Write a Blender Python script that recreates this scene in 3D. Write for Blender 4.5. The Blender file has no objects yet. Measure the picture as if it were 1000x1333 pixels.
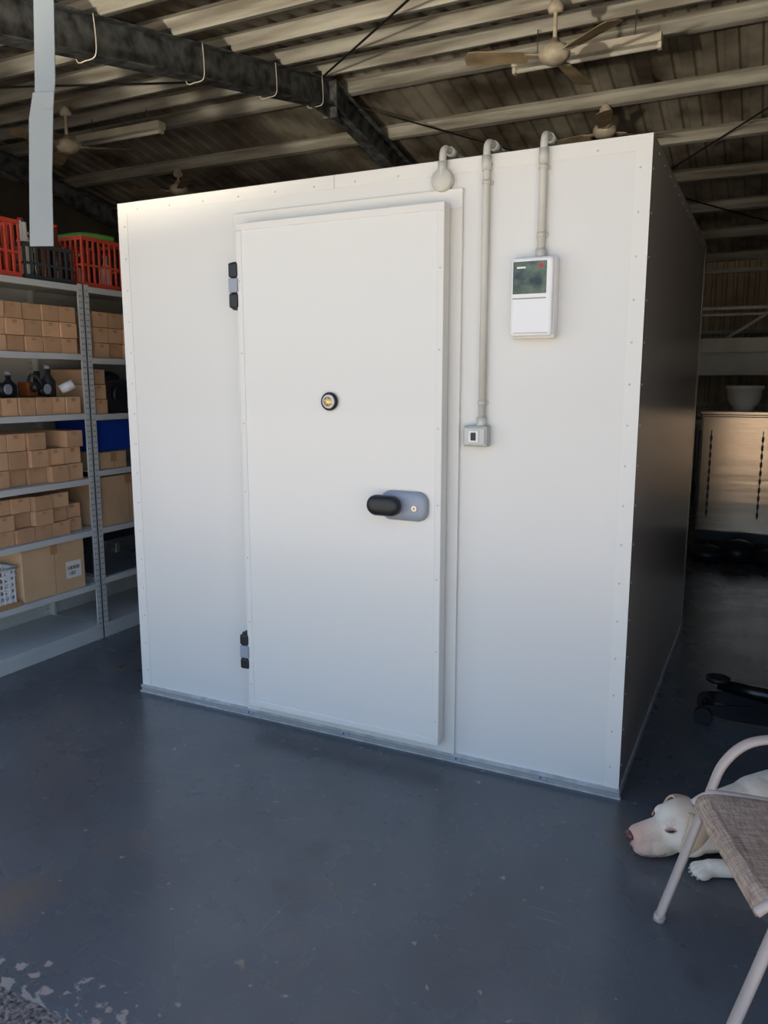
import bpy, bmesh, math, random
from mathutils import Vector, Matrix, Euler
random.seed(7)
scn = bpy.context.scene
try:
    scn.view_settings.view_transform = 'Standard'
    scn.view_settings.look = 'None'
except Exception:
    pass

# ------------------------------------------------------------------ materials
def srgb(c):
    return tuple(((v/255.0)/12.92 if v/255.0 <= 0.04045 else ((v/255.0+0.055)/1.055)**2.4) for v in c)

def mat(name, col, rough=0.5, metal=0.0, var=0.0, vscale=8.0, col2=None, bump=0.0, bscale=40.0,
        island=0.0, stretch=None, coat=0.0, spec=0.5):
    m = bpy.data.materials.new(name); m.use_nodes = True
    nt = m.node_tree; N = nt.nodes; L = nt.links
    bs = N["Principled BSDF"]
    c = srgb(col)
    bs.inputs["Base Color"].default_value = (*c, 1)
    bs.inputs["Roughness"].default_value = rough
    bs.inputs["Metallic"].default_value = metal
    bs.inputs["Coat Weight"].default_value = coat
    bs.inputs["Specular IOR Level"].default_value = spec
    tc = N.new("ShaderNodeTexCoord"); mp = N.new("ShaderNodeMapping")
    L.new(tc.outputs["Object"], mp.inputs["Vector"])
    if stretch: mp.inputs["Scale"].default_value = stretch
    out = None
    if var > 0 or col2:
        n = N.new("ShaderNodeTexNoise"); n.inputs["Scale"].default_value = vscale; n.inputs["Detail"].default_value = 6
        L.new(mp.outputs[0], n.inputs["Vector"])
        r = N.new("ShaderNodeValToRGB")
        d = srgb(col2) if col2 else tuple(v*(1-var) for v in c)
        e = c if col2 else tuple(min(1, v*(1+var*0.5)) for v in c)
        r.color_ramp.elements[0].position = 0.35; r.color_ramp.elements[1].position = 0.65
        r.color_ramp.elements[0].color = (*d, 1); r.color_ramp.elements[1].color = (*e, 1)
        L.new(n.outputs["Fac"], r.inputs["Fac"]); out = r.outputs["Color"]
    if island > 0:
        g = N.new("ShaderNodeNewGeometry"); mr = N.new("ShaderNodeMapRange")
        mr.inputs["To Min"].default_value = 1-island; mr.inputs["To Max"].default_value = 1+island*0.6
        L.new(g.outputs["Random Per Island"], mr.inputs["Value"])
        hs = N.new("ShaderNodeHueSaturation")
        L.new(mr.outputs[0], hs.inputs["Value"])
        if out: L.new(out, hs.inputs["Color"])
        else: hs.inputs["Color"].default_value = (*c, 1)
        out = hs.outputs[0]
    if out: L.new(out, bs.inputs["Base Color"])
    if bump > 0:
        n2 = N.new("ShaderNodeTexNoise"); n2.inputs["Scale"].default_value = bscale; n2.inputs["Detail"].default_value = 4
        L.new(mp.outputs[0], n2.inputs["Vector"])
        b = N.new("ShaderNodeBump"); b.inputs["Strength"].default_value = bump; b.inputs["Distance"].default_value = 0.01
        L.new(n2.outputs["Fac"], b.inputs["Height"]); L.new(b.outputs[0], bs.inputs["Normal"])
    return m

M = {}
M['panel'] = mat("white_colorbond_panel", (218, 216, 210), 0.33, bump=0.04, bscale=1.6, coat=0.1)
M['panel_side_shade'] = mat("panel_shade_in_colour", (146, 138, 130), 0.26, bump=0.04, bscale=1.6)  # same white panel, with the side's shade put into a darker colour
M['trim'] = mat("white_trim_angle", (222, 220, 213), 0.38)
M['leaf'] = mat("white_door_skin", (222, 220, 213), 0.30, bump=0.03, bscale=1.4, coat=0.15)
M['gasket'] = mat("grey_door_gasket", (150, 150, 148), 0.6)
M['rivet'] = mat("rivet", (190, 188, 182), 0.4, 0.1)
M['alu'] = mat("aluminium_channel", (196, 198, 198), 0.35, 0.3, var=0.2, vscale=20)
M['pvc'] = mat("grey_pvc_conduit", (196, 195, 186), 0.45)
M['pvc_dk'] = mat("grey_pvc_box", (176, 178, 174), 0.45)
M['abs_white'] = mat("white_abs", (232, 231, 230), 0.3)
M['screen'] = mat("dark_screen", (22, 27, 30), 0.08, vscale=22, col2=(98, 112, 84))  # green-grey noise paints reflections into the dark screen colour
M['red'] = mat("red_mark", (190, 30, 35), 0.4)
M['black'] = mat("black_plastic", (26, 28, 32), 0.45)
M['black_sh'] = mat("black_shiny", (14, 14, 16), 0.22)
M['handle_grey'] = mat("grey_handle_plate", (150, 156, 168), 0.4)
M['chrome'] = mat("chrome", (190, 186, 178), 0.3, 0.9)
M['brass'] = mat("brass", (215, 180, 110), 0.3, 0.6)
M['shelf'] = mat("shelf_grey_paint", (198, 201, 200), 0.5, var=0.06, vscale=4)
M['hole'] = mat("slot_hole_dark", (30, 30, 32), 0.9)
M['kraft'] = mat("kraft_cardboard", (208, 166, 128), 0.85, var=0.1, vscale=9, island=0.24)
M['kraft_big'] = mat("kraft_carton", (206, 172, 134), 0.85, var=0.12, vscale=5)
M['tape'] = mat("packing_tape", (178, 136, 96), 0.35)
M['label'] = mat("white_label", (228, 226, 220), 0.6)
M['crate_red'] = mat("red_plastic_crate", (205, 78, 58), 0.45, var=0.15, vscale=6)
M['crate_blk'] = mat("dark_plastic_crate", (58, 64, 66), 0.5)
M['blue'] = mat("blue_plastic", (24, 66, 168), 0.35)
M['white_pl'] = mat("white_plastic", (222, 224, 226), 0.4)
M['wood'] = mat("pine_board", (196, 152, 104), 0.7, var=0.25, vscale=3, stretch=(8, 1, 8))
M['checker'] = mat("aluminium_toolbox", (120, 124, 128), 0.35, 0.8, bump=0.8, bscale=60)
M['dark_mix'] = mat("dark_parts", (44, 44, 48), 0.4, var=0.5, vscale=10, island=0.5)
M['glass_green'] = mat("green_plastic", (90, 150, 60), 0.4)
M['glass_amber'] = mat("amber_bottle", (110, 60, 30), 0.2, island=0.5)
M['steel_pale'] = mat("galvanised_purlin", (206, 205, 196), 0.5, 0.15, var=0.4, vscale=2.2, stretch=(0.5, 5, 5), col2=(142, 136, 124))
M['roof'] = mat("roof_sheet_underside", (166, 160, 146), 0.6, 0.0, var=0.4, vscale=1.8, col2=(88, 78, 66))
M['rafter'] = mat("rafter_dusty_steel", (124, 130, 132), 0.6, 0.1, var=0.5, vscale=9, col2=(60, 62, 64), bump=0.3, bscale=60)
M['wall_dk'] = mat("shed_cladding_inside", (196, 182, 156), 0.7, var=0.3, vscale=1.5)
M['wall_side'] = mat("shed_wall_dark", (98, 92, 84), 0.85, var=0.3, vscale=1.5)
M['fan'] = mat("fan_cream_dusty", (212, 202, 182), 0.5, var=0.25, vscale=12)
M['fan_blade'] = mat("fan_blade_dusty", (176, 158, 128), 0.55, var=0.35, vscale=6)
M['batten'] = mat("batten_white_dusty", (232, 226, 210), 0.5, var=0.08, vscale=6)
M['tube_l'] = mat("fluoro_tube_glass", (238, 236, 228), 0.25)
M['ss'] = mat("stainless_steel", (176, 156, 136), 0.22, 1.0, var=0.08, vscale=1.0, bump=0.5, bscale=1.2, stretch=(0.35, 1, 3.4))
M['rackpaint'] = mat("rack_pale_paint", (224, 216, 202), 0.6, var=0.15, vscale=3)
M['pot'] = mat("white_ceramic_pot", (215, 210, 200), 0.45)
M['chair_tube'] = mat("taupe_powdercoat", (190, 172, 160), 0.4, var=0.05)
M['strap'] = mat("pale_strap", (122, 128, 128), 0.45)

def sling_mat():
    m = bpy.data.materials.new("sling_mesh_fabric"); m.use_nodes = True
    N = m.node_tree.nodes; L = m.node_tree.links; bs = N["Principled BSDF"]
    bs.inputs["Roughness"].default_value = 0.8
    tc = N.new("ShaderNodeTexCoord")
    def st(v):
        r = N.new("ShaderNodeVectorRotate"); r.rotation_type = 'Z_AXIS'; r.inputs["Angle"].default_value = math.radians(-21.4)
        L.new(tc.outputs["Object"], r.inputs["Vector"])
        m2 = N.new("ShaderNodeMapping"); m2.inputs["Scale"].default_value = v; L.new(r.outputs[0], m2.inputs[0])
        n = N.new("ShaderNodeTexNoise"); n.inputs["Scale"].default_value = 1.0; n.inputs["Detail"].default_value = 3
        L.new(m2.outputs[0], n.inputs[0]); return n
    a = st((18, 400, 30)); b_ = st((400, 18, 300))
    ad = N.new("ShaderNodeMath"); ad.operation = 'ADD'; L.new(a.outputs["Fac"], ad.inputs[0]); L.new(b_.outputs["Fac"], ad.inputs[1])
    hf = N.new("ShaderNodeMath"); hf.operation = 'MULTIPLY'; hf.inputs[1].default_value = 0.5; L.new(ad.outputs[0], hf.inputs[0])
    r = N.new("ShaderNodeValToRGB"); r.color_ramp.elements[0].color = (*srgb((124, 98, 82)), 1); r.color_ramp.elements[1].color = (*srgb((214, 188, 164)), 1)
    r.color_ramp.elements[0].position = 0.36; r.color_ramp.elements[1].position = 0.64
    L.new(hf.outputs[0], r.inputs[0]); L.new(r.outputs[0], bs.inputs["Base Color"])
    return m
M['sling'] = sling_mat()

def floor_mat():
    m = bpy.data.materials.new("painted_concrete_floor"); m.use_nodes = True
    N = m.node_tree.nodes; L = m.node_tree.links; bs = N["Principled BSDF"]
    tc = N.new("ShaderNodeTexCoord")
    def noise(scale, detail=6, sv=None, rough=0.5):
        n = N.new("ShaderNodeTexNoise"); n.inputs["Scale"].default_value = scale; n.inputs["Detail"].default_value = detail
        n.inputs["Roughness"].default_value = rough
        if sv:
            mp = N.new("ShaderNodeMapping"); mp.inputs["Scale"].default_value = sv[:3]; mp.inputs["Rotation"].default_value = (0, 0, sv[3])
            L.new(tc.outputs["Object"], mp.inputs[0]); L.new(mp.outputs[0], n.inputs[0])
        else: L.new(tc.outputs["Object"], n.inputs[0])
        return n
    def ramp(src, p0, p1, c0=(0, 0, 0), c1=(1, 1, 1)):
        r = N.new("ShaderNodeValToRGB"); r.color_ramp.elements[0].position = p0; r.color_ramp.elements[1].position = p1
        r.color_ramp.elements[0].color = (*c0, 1); r.color_ramp.elements[1].color = (*c1, 1)
        L.new(src, r.inputs[0]); return r
    def mul(a, k):
        q = N.new("ShaderNodeMath"); q.operation = 'MULTIPLY'; q.inputs[1].default_value = k; L.new(a, q.inputs[0]); return q.outputs[0]
    def mix(fac, a, b):
        x = N.new("ShaderNodeMix"); x.data_type = 'RGBA'
        L.new(fac, x.inputs[0])
        if isinstance(a, tuple): x.inputs[6].default_value = (*a, 1)
        else: L.new(a, x.inputs[6])
        if isinstance(b, tuple): x.inputs[7].default_value = (*b, 1)
        else: L.new(b, x.inputs[7])
        return x.outputs[2]
    base = ramp(noise(1.3, 8).outputs["Fac"], 0.3, 0.7, srgb((78, 81, 85)), srgb((96, 100, 104))).outputs[0]
    st = ramp(noise(1.7, 6, rough=0.6).outputs["Fac"], 0.56, 0.68)
    c = mix(mul(st.outputs[0], 0.7), base, srgb((108, 98, 86)))
    dk = ramp(noise(3.1, 6, rough=0.6).outputs["Fac"], 0.60, 0.72)
    c = mix(mul(dk.outputs[0], 0.5), c, srgb((62, 60, 58)))
    sc = ramp(noise(6, 2, (1.0, 26.0, 1.0, 0.5)).outputs["Fac"], 0.69, 0.73)
    c = mix(mul(sc.outputs[0], 0.5), c, srgb((126, 130, 132)))
    sc2 = ramp(noise(5, 2, (30.0, 1.0, 1.0, 0.25)).outputs["Fac"], 0.70, 0.74)
    c = mix(mul(sc2.outputs[0], 0.5), c, srgb((122, 124, 126)))
    chip = ramp(noise(4.2, 9, rough=0.62).outputs["Fac"], 0.69, 0.71)
    c = mix(mul(chip.outputs[0], 0.8), c, srgb((136, 124, 110)))
    sep = N.new("ShaderNodeSeparateXYZ"); L.new(tc.outputs["Object"], sep.inputs[0])
    mr = N.new("ShaderNodeMapRange"); mr.inputs["From Min"].default_value = -1.67; mr.inputs["From Max"].default_value = -1.54
    mr.inputs["To Min"].default_value = 0.20; mr.inputs["To Max"].default_value = 0.0
    L.new(sep.outputs["Y"], mr.inputs["Value"])
    ad = N.new("ShaderNodeMath"); ad.operation = 'ADD'; L.new(mr.outputs[0], ad.inputs[0]); L.new(noise(22, 6).outputs["Fac"], ad.inputs[1])
    lip = ramp(ad.outputs[0], 0.68, 0.72)
    c = mix(lip.outputs[0], c, srgb((150, 138, 130)))
    L.new(c, bs.inputs["Base Color"])
    rr = ramp(noise(3, 6).outputs["Fac"], 0.3, 0.7, (0.21,)*3, (0.34,)*3)
    L.new(rr.outputs[0], bs.inputs["Roughness"])
    b = N.new("ShaderNodeBump"); b.inputs["Strength"].default_value = 0.12; b.inputs["Distance"].default_value = 0.004
    L.new(noise(60, 4).outputs["Fac"], b.inputs["Height"]); L.new(b.outputs[0], bs.inputs["Normal"])
    return m
M['floor'] = floor_mat()
M['gravel'] = mat("driveway_concrete", (214, 200, 178), 0.9, col2=(160, 150, 136), vscale=4, bump=0.6, bscale=70)
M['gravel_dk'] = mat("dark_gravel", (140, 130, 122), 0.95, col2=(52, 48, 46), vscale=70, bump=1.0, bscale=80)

# ------------------------------------------------------------------ builder
class B:
    def __init__(s): s.bm = bmesh.new(); s.mats = []
    def mi(s, k):
        if k not in s.mats: s.mats.append(k)
        return s.mats.index(k)
    def merge(s, t, k, smooth=False, mtx=None):
        if mtx is not None: bmesh.ops.transform(t, matrix=mtx, verts=t.verts)
        i = s.mi(k)
        for f in t.faces: f.material_index = i; f.smooth = smooth
        me = bpy.data.meshes.new("t"); t.to_mesh(me); t.free(); s.bm.from_mesh(me); bpy.data.meshes.remove(me)
    def box(s, c, d, k, bev=0.0, rot=None, seg=2, smooth=False):
        t = bmesh.new(); bmesh.ops.create_cube(t, size=1)
        bmesh.ops.scale(t, vec=d, verts=t.verts)
        if bev > 0: bmesh.ops.bevel(t, geom=t.edges[:], offset=bev, segments=seg, profile=0.5, affect='EDGES')
        m = Matrix.Translation(c)
        if rot is not None: m = m @ (rot.to_4x4() if not isinstance(rot, tuple) else Euler(rot).to_matrix().to_4x4())
        s.merge(t, k, smooth or False, m)
    def bx(s, x0, x1, y0, y1, z0, z1, k, bev=0.0):
        s.box(((x0+x1)/2, (y0+y1)/2, (z0+z1)/2), (abs(x1-x0), abs(y1-y0), abs(z1-z0)), k, bev)
    def cyl(s, p0, p1, r, k, r2=None, seg=20, smooth=True):
        p0 = Vector(p0); p1 = Vector(p1); d = p1-p0
        t = bmesh.new(); bmesh.ops.create_cone(t, cap_ends=True, segments=seg, radius1=r, radius2=r if r2 is None else r2, depth=d.length)
        q = d.to_track_quat('Z', 'Y')
        i = s.mi(k)
        s_m = Matrix.Translation((p0+p1)/2) @ q.to_matrix().to_4x4()
        bmesh.ops.transform(t, matrix=s_m, verts=t.verts)
        for f in t.faces: f.material_index = i; f.smooth = smooth and len(f.verts) == 4
        me = bpy.data.meshes.new("t"); t.to_mesh(me); t.free(); s.bm.from_mesh(me); bpy.data.meshes.remove(me)
    def sph(s, c, r, k, rot=None, u=20, v=12):
        t = bmesh.new(); bmesh.ops.create_uvsphere(t, u_segments=u, v_segments=v, radius=1)
        if isinstance(r, (int, float)): r = (r, r, r)
        bmesh.ops.scale(t, vec=r, verts=t.verts)
        m = Matrix.Translation(c)
        if rot is not None: m = m @ Euler(rot).to_matrix().to_4x4()
        s.merge(t, k, True, m)
    def tube(s, pts, r, k, seg=12, ry=None, up=None, caps=True):
        pts = [Vector(p) for p in pts]; n = len(pts); t = bmesh.new(); rings = []
        nrm = Vector(up) if up else None
        for i, p in enumerate(pts):
            tan = (pts[min(i+1, n-1)]-pts[max(i-1, 0)]).normalized()
            if nrm is None:
                nrm = tan.orthogonal().normalized()
            nn = (nrm - tan*nrm.dot(tan))
            if nn.length < 1e-4: nn = tan.orthogonal()
            nn.normalize()
            if up is None: nrm = nn
            bi = tan.cross(nn)
            ri = r[i] if isinstance(r, (list, tuple)) else r
            rb = ri if ry is None else ry
            rings.append([t.verts.new(p + bi*math.cos(2*math.pi*j/seg)*ri + nn*math.sin(2*math.pi*j/seg)*rb) for j in range(seg)])
        for a, b in zip(rings, rings[1:]):
            for j in range(seg): t.faces.new((a[j], a[(j+1) % seg], b[(j+1) % seg], b[j]))
        if caps: t.faces.new(rings[0][::-1]); t.faces.new(rings[-1])
        bmesh.ops.recalc_face_normals(t, faces=t.faces)
        s.merge(t, k, True)
    def lathe(s, prof, origin, k, seg=32, mtx=None):
        t = bmesh.new(); rings = []
        for r, z in prof:
            rings.append([t.verts.new((r*math.cos(2*math.pi*j/seg), r*math.sin(2*math.pi*j/seg), z)) for j in range(seg)])
        for a, b in zip(rings, rings[1:]):
            for j in range(seg): t.faces.new((a[j], a[(j+1) % seg], b[(j+1) % seg], b[j]))
        bmesh.ops.remove_doubles(t, verts=t.verts, dist=1e-6)
        bmesh.ops.recalc_face_normals(t, faces=t.faces)
        m = Matrix.Translation(origin)
        if mtx is not None: m = m @ mtx
        s.merge(t, k, True, m)
    def poly(s, pts, ext, k):
        t = bmesh.new(); vs = [t.verts.new(p) for p in pts]; f = t.faces.new(vs)
        r = bmesh.ops.extrude_face_region(t, geom=[f]); nv = [g for g in r['geom'] if isinstance(g, bmesh.types.BMVert)]
        bmesh.ops.translate(t, vec=ext, verts=nv); bmesh.ops.recalc_face_normals(t, faces=t.faces)
        s.merge(t, k)
    def done(s, name, parent=None, loc=None):
        me = bpy.data.meshes.new(name); s.bm.to_mesh(me); s.bm.free()
        for k in s.mats: me.materials.append(M[k] if isinstance(k, str) else k)
        o = bpy.data.objects.new(name, me); bpy.context.collection.objects.link(o)
        if parent: o.parent = parent
        return o

def empty(name):
    e = bpy.data.objects.new(name, None); bpy.context.collection.objects.link(e); e.empty_display_size = 0.1; return e

def smooth(pts, n=6):
    P = [Vector(p) for p in pts]; out = []
    for i in range(len(P)-1):
        a = P[max(i-1, 0)]; b = P[i]; c = P[i+1]; d = P[min(i+2, len(P)-1)]
        for j in range(n):
            t = j/n
            out.append(0.5*((2*b)+(-a+c)*t+(2*a-5*b+4*c-d)*t*t+(-a+3*b-3*c+d)*t**3))
    out.append(P[-1]); return out

def fillet(pts, r, n=6):
    P = [Vector(p) for p in pts]; out = [P[0]]
    for i in range(1, len(P)-1):
        a = (P[i-1]-P[i]).normalized(); b = (P[i+1]-P[i]).normalized()
        s0 = P[i]+a*r; s1 = P[i]+b*r
        for j in range(n+1):
            t = j/n; out.append(s0*(1-t)**2 + P[i]*2*t*(1-t) + s1*t*t)
    out.append(P[-1]); return out

# ------------------------------------------------------------------ shell
X0, X1, YF, YB = -9.0, 1.95, -1.67, 10.4
SL = 0.195; RY = 4.4; RZ = 4.30; TH = math.atan(SL); PUR = 0.12
zt = RZ+0.25+PUR
def rbot(y): return RZ - SL*abs(y-RY)
def rtop(y): return zt - SL*abs(y-RY)
b = B(); b.bx(X0, X1+0.1, YF, YB, -0.15, 0, 'floor'); b.done("floor")
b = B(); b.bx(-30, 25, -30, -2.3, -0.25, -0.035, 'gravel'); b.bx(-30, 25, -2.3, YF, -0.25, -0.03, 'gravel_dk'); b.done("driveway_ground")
def gable(x, name):
    b = B(); e = 0.06
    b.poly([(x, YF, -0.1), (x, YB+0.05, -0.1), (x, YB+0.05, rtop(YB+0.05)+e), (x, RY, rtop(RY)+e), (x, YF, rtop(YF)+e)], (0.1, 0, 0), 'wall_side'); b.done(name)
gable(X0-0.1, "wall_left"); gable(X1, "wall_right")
def corr(b, origin, udir, vdir, ndir, ulen, k, pitch=0.19, depth=0.028, vlen=1.0):
    t = bmesh.new(); prof = [(0, 0), (0.55, 0), (0.65, 1), (0.9, 1)]
    o = Vector(origin); u = Vector(udir); v = Vector(vdir); n = Vector(ndir); rows = []
    cnt = int(ulen/pitch)
    for i in range(cnt+1):
        for f, h in prof:
            q = (i+f)*pitch
            if q > ulen: break
            p = o+u*q+n*h*depth
            rows.append((t.verts.new(p), t.verts.new(p+v*vlen)))
    for a, c in zip(rows, rows[1:]): t.faces.new((a[0], c[0], c[1], a[1]))
    b.merge(t, k)
b = B()
corr(b, (X0-0.1, YF-0.3, zt - SL*(RY-YF+0.3)), (1, 0, 0), (0, 1, SL), (0, 0, 1), X1-X0+0.2, 'roof', vlen=RY-YF+0.3)
corr(b, (X0-0.1, RY, zt), (1, 0, 0), (0, 1, -SL), (0, 0, 1), X1-X0+0.2, 'roof', vlen=YB-RY+0.3)
b.done("ceiling")
b = B()
corr(b, (X0, YB, 0.0), (1, 0, 0), (0, 0, 1), (0, -1, 0), X1-X0, 'wall_dk', vlen=3.52, pitch=0.15, depth=0.03)
b.bx(X0, X1, YB+0.001, YB+0.05, -0.1, 3.5, 'wall_dk')
for z in (1.2, 2.3, 3.2): b.bx(X0, X1, YB-0.13, YB-0.04, z, z+0.06, 'steel_pale')
b.done("wall_back")
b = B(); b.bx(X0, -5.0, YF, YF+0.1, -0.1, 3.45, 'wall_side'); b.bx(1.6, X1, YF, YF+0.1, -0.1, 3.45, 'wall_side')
b.bx(-5.0, 1.6, YF, YF+0.1, 3.15, 3.45, 'wall_side'); b.done("wall_front")

# purlins
b = B()
def purlin(b, y, sgn):
    z = RZ+0.25 - SL*abs(y-RY)
    rot = (sgn*TH, 0, 0)
    L_ = X1-X0; xc = (X0+X1)/2
    R = Euler(rot).to_matrix()
    def at(dy, dz): return Vector((xc, y, z)) + R @ Vector((0, dy, dz))
    b.box(at(0, 0.06), (L_, 0.004, 0.116), 'steel_pale', rot=rot)
    b.box(at(0.03, 0.003), (L_, 0.06, 0.004), 'steel_pale', rot=rot)
    b.box(at(-0.03, 0.114), (L_, 0.06, 0.004), 'steel_pale', rot=rot)
    b.box(at(0.06, 0.011), (L_, 0.003, 0.018), 'steel_pale', rot=rot)
y = RY-0.25
while y > YF-0.1: purlin(b, y, 1); y -= 0.72
y = RY+0.25
while y < YB: purlin(b, y, -1); y += 0.95
b.done("roof_purlins")

# rafters (portal frames)
def rafter(x):
    b = B()
    for (ya, yb) in ((YF+0.15, RY), (RY, YB-0.15)):
        sg = 1 if yb == RY else -1
        L_ = (yb-ya)/math.cos(TH); yc = (ya+yb)/2; zc = (rbot(ya)+rbot(yb))/2
        R = Euler((sg*TH, 0, 0)).to_matrix()
        for dz, w, h in ((0.006, 0.15, 0.012), (0.124, 0.009, 0.24), (0.242, 0.15, 0.012)):
            b.box(Vector((x, yc, zc))+R @ Vector((0, 0, dz)), (w, L_, h), 'rafter', rot=(sg*TH, 0, 0))
    b.bx(x-0.08, x+0.08, RY-0.015, RY+0.015, RZ-0.10, RZ+0.25, 'rafter')
    b.poly([(x-0.005, RY-0.55, rbot(RY-0.55)+0.01), (x-0.005, RY, RZ-0.10), (x-0.005, RY+0.55, rbot(RY+0.55)+0.01), (x-0.005, RY, RZ+0.02)], (0.01, 0, 0), 'rafter')
    for yc in (YF+0.25, YB-0.3):
        b.bx(x-0.075, x+0.075, yc-0.11, yc-0.1, 0, rbot(yc)+0.1, 'rafter'); b.bx(x-0.075, x+0.075, yc+0.1, yc+0.11, 0, rbot(yc)+0.1, 'rafter')
        b.bx(x-0.005, x+0.005, yc-0.1, yc+0.1, 0, rbot(yc)+0.1, 'rafter')
    y = RY-0.25
    while y > YF+0.3:
        b.bx(x-0.06, x+0.06, y-0.012, y-0.003, rbot(y)+0.25, rbot(y)+0.33, 'rafter'); y -= 0.72
    for yy in (1.2, 2.3, 3.3, 4.1):
        z = rbot(yy)
        b.tube(smooth([(x+0.085, yy, z+0.25), (x+0.088, yy+0.01, z+0.1), (x+0.085, yy, z-0.005), (x, yy, z-0.02), (x-0.085, yy, z), (x-0.085, yy, z+0.24)], 4), 0.004, 'batten', 6)
    return b.done("roof_rafter")
rafter(-3.77); rafter(-8.75)

def rod(p, q):
    b = B(); n = 12; pts = []
    P = Vector(p); Q = Vector(q)
    for i in range(n+1):
        v = P.lerp(Q, i/n); pts.append((v.x, v.y, rbot(v.y)+0.24-0.01*math.sin(math.pi*i/n)))
    b.tube(pts, 0.009, 'black', 6); return b.done("roof_brace_rod")
rod((-3.7, 4.13, 0), (1.3, -1.0, 0)); rod((0.9, 5.3, 0), (-2.7, 9.1, 0)); rod((-3.7, 4.9, 0), (0.9, 9.6, 0)); rod((-3.84, 4.1, 0), (-8.6, -0.8, 0)); rod((-3.7, -0.8, 0), (1.2, 4.2, 0))

# ceiling fans
def fan(x, y, z, a0):
    b = B()
    ztop = rbot(y)+0.25
    b.cyl((x, y, z+0.05), (x, y, ztop+0.02), 0.016, 'fan', seg=12)
    b.lathe([(0, 0.0), (0.05, 0.0), (0.06, 0.03), (0.035, 0.085), (0.015, 0.10), (0, 0.10)], (x, y, ztop-0.08), 'fan')
    b.lathe([(0, -0.075), (0.05, -0.072), (0.095, -0.05), (0.115, -0.02), (0.115, 0.02), (0.095, 0.045), (0.05, 0.06), (0.03, 0.10), (0, 0.10)], (x, y, z), 'fan')
    for i in range(3):
        a = math.radians(a0+120*i); R = Matrix.Rotation(a, 3, 'Z')
        def W(p): return Vector((x, y, z)) + R @ Vector(p)
        b.poly([W((0.09, -0.025, -0.02)), W((0.22, -0.045, -0.02)), W((0.22, 0.045, -0.02)), W((0.09, 0.025, -0.02))], (0, 0, 0.006), 'fan')
        pts = []
        for (px, py) in ((0.19, -0.055), (0.3, -0.065), (0.58, -0.08), (0.64, -0.07), (0.66, 0.0), (0.64, 0.07), (0.58, 0.08), (0.3, 0.065), (0.19, 0.055)):
            pts.append(W((px, py, -0.018+py*0.22)))
        b.poly(pts, (0, 0, -0.006), 'fan_blade')
    return b.done("ceiling_fan")
fan(-1.20, 3.25, 3.97, -38); fan(-1.28, 5.6, 4.08, 40); fan(-6.77, 5.6, 4.08, 80); fan(-6.25, 3.3, 3.97, 30)

def batten(xc, y, z):
    b = B(); L_ = 1.22
    b.bx(xc-L_/2, xc+L_/2, y-0.06, y+0.06, z-0.025, z+0.05, 'batten', 0.006)
    b.cyl((xc-L_/2+0.03, y, z-0.047), (xc+L_/2-0.03, y, z-0.047), 0.018, 'tube_l', seg=14)
    for s in (-1, 1):
        b.bx(xc+s*(L_/2-0.015)-0.015, xc+s*(L_/2-0.015)+0.015, y-0.03, y+0.03, z-0.07, z-0.015, 'batten', 0.004)
        b.cyl((xc+s*0.4, y, z+0.04), (xc+s*0.4, y, rbot(y)+0.27), 0.005, 'rafter', seg=8)
    b.done("fluorescent_batten_light")
batten(-1.17, 4.1, 4.26); batten(-6.3, 4.1, 4.30)

# ------------------------------------------------------------------ cold room
cr = empty("walk_in_cold_room")
W, D, H = 2.39, 2.39, 2.40
b = B()
b.bx(-W, 0, 0, D, 0.0, H, 'panel')
body = b.done("insulated_panels", cr)
body.data.materials.append(M['panel_side_shade'])
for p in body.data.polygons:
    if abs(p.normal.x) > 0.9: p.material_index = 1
b = B()
t = 0.0022
def rivet(b, p, n, k='rivet'):
    p = Vector(p); n = Vector(n); b.cyl(p, p+n*0.002, 0.004, k, r2=0.003, seg=8)
b.bx(-W-t, -W+0.052, -t, 0, 0.03, H+t, 'trim'); b.bx(-0.052, t, -t, 0, 0.03, H+t, 'trim'); b.bx(-W+0.052, -0.052, -t, 0, H-0.052, H+t, 'trim')
b.bx(0, t, 0, 0.05, 0.03, H, 'panel_side_shade'); b.bx(0, t, 0.05, D, H-0.05, H+t, 'panel_side_shade'); b.bx(0, t, D-0.05, D+t, 0.03, H-0.05, 'panel_side_shade')
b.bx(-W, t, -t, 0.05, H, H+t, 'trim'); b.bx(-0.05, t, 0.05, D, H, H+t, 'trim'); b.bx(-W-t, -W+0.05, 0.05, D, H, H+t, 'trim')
b.bx(-W-t, -W, 0, 0.05, 0.03, H, 'panel_side_shade')
z = 0.12
while z < H: rivet(b, (-0.035, -t, z), (0, -1, 0)); rivet(b, (-W+0.035, -t, z), (0, -1, 0)); rivet(b, (t, 0.035, z), (1, 0, 0)); z += 0.145
x = -W+0.12
while x < -0.05: rivet(b, (x, -t, H-0.035), (0, -1, 0)); x += 0.19
yy = 0.15
while yy < D: rivet(b, (t, yy, H-0.03), (1, 0, 0)); yy += 0.17
b.bx(-1.226, -1.224, -t-0.0004, 0, H-0.052, H, 'gasket')
b.done("edge_trim", cr)
b = B()
b.bx(-W-0.012, 0.012, -0.014, 0.002, 0.0, 0.007, 'alu'); b.bx(-W-0.006, 0.006, -0.007, 0.002, 0.007, 0.026, 'gasket'); b.bx(-W-0.006, 0.006, -0.0125, 0, 0.026, 0.038, 'alu')
b.bx(0.0, 0.008, 0.0, D, 0.0, 0.034, 'alu'); b.bx(-W-0.008, -W, 0.0, D, 0.0, 0.034, 'alu')
for x in (-1.72, -1.2, -0.66, -0.3): b.bx(x-0.025, x+0.025, -0.011, -0.006, 0.010, 0.024, 'handle_grey', 0.001); rivet(b, (x, -0.011, 0.017), (0, -1, 0), 'black')
b.done("base_channel", cr)
b = B()
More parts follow.
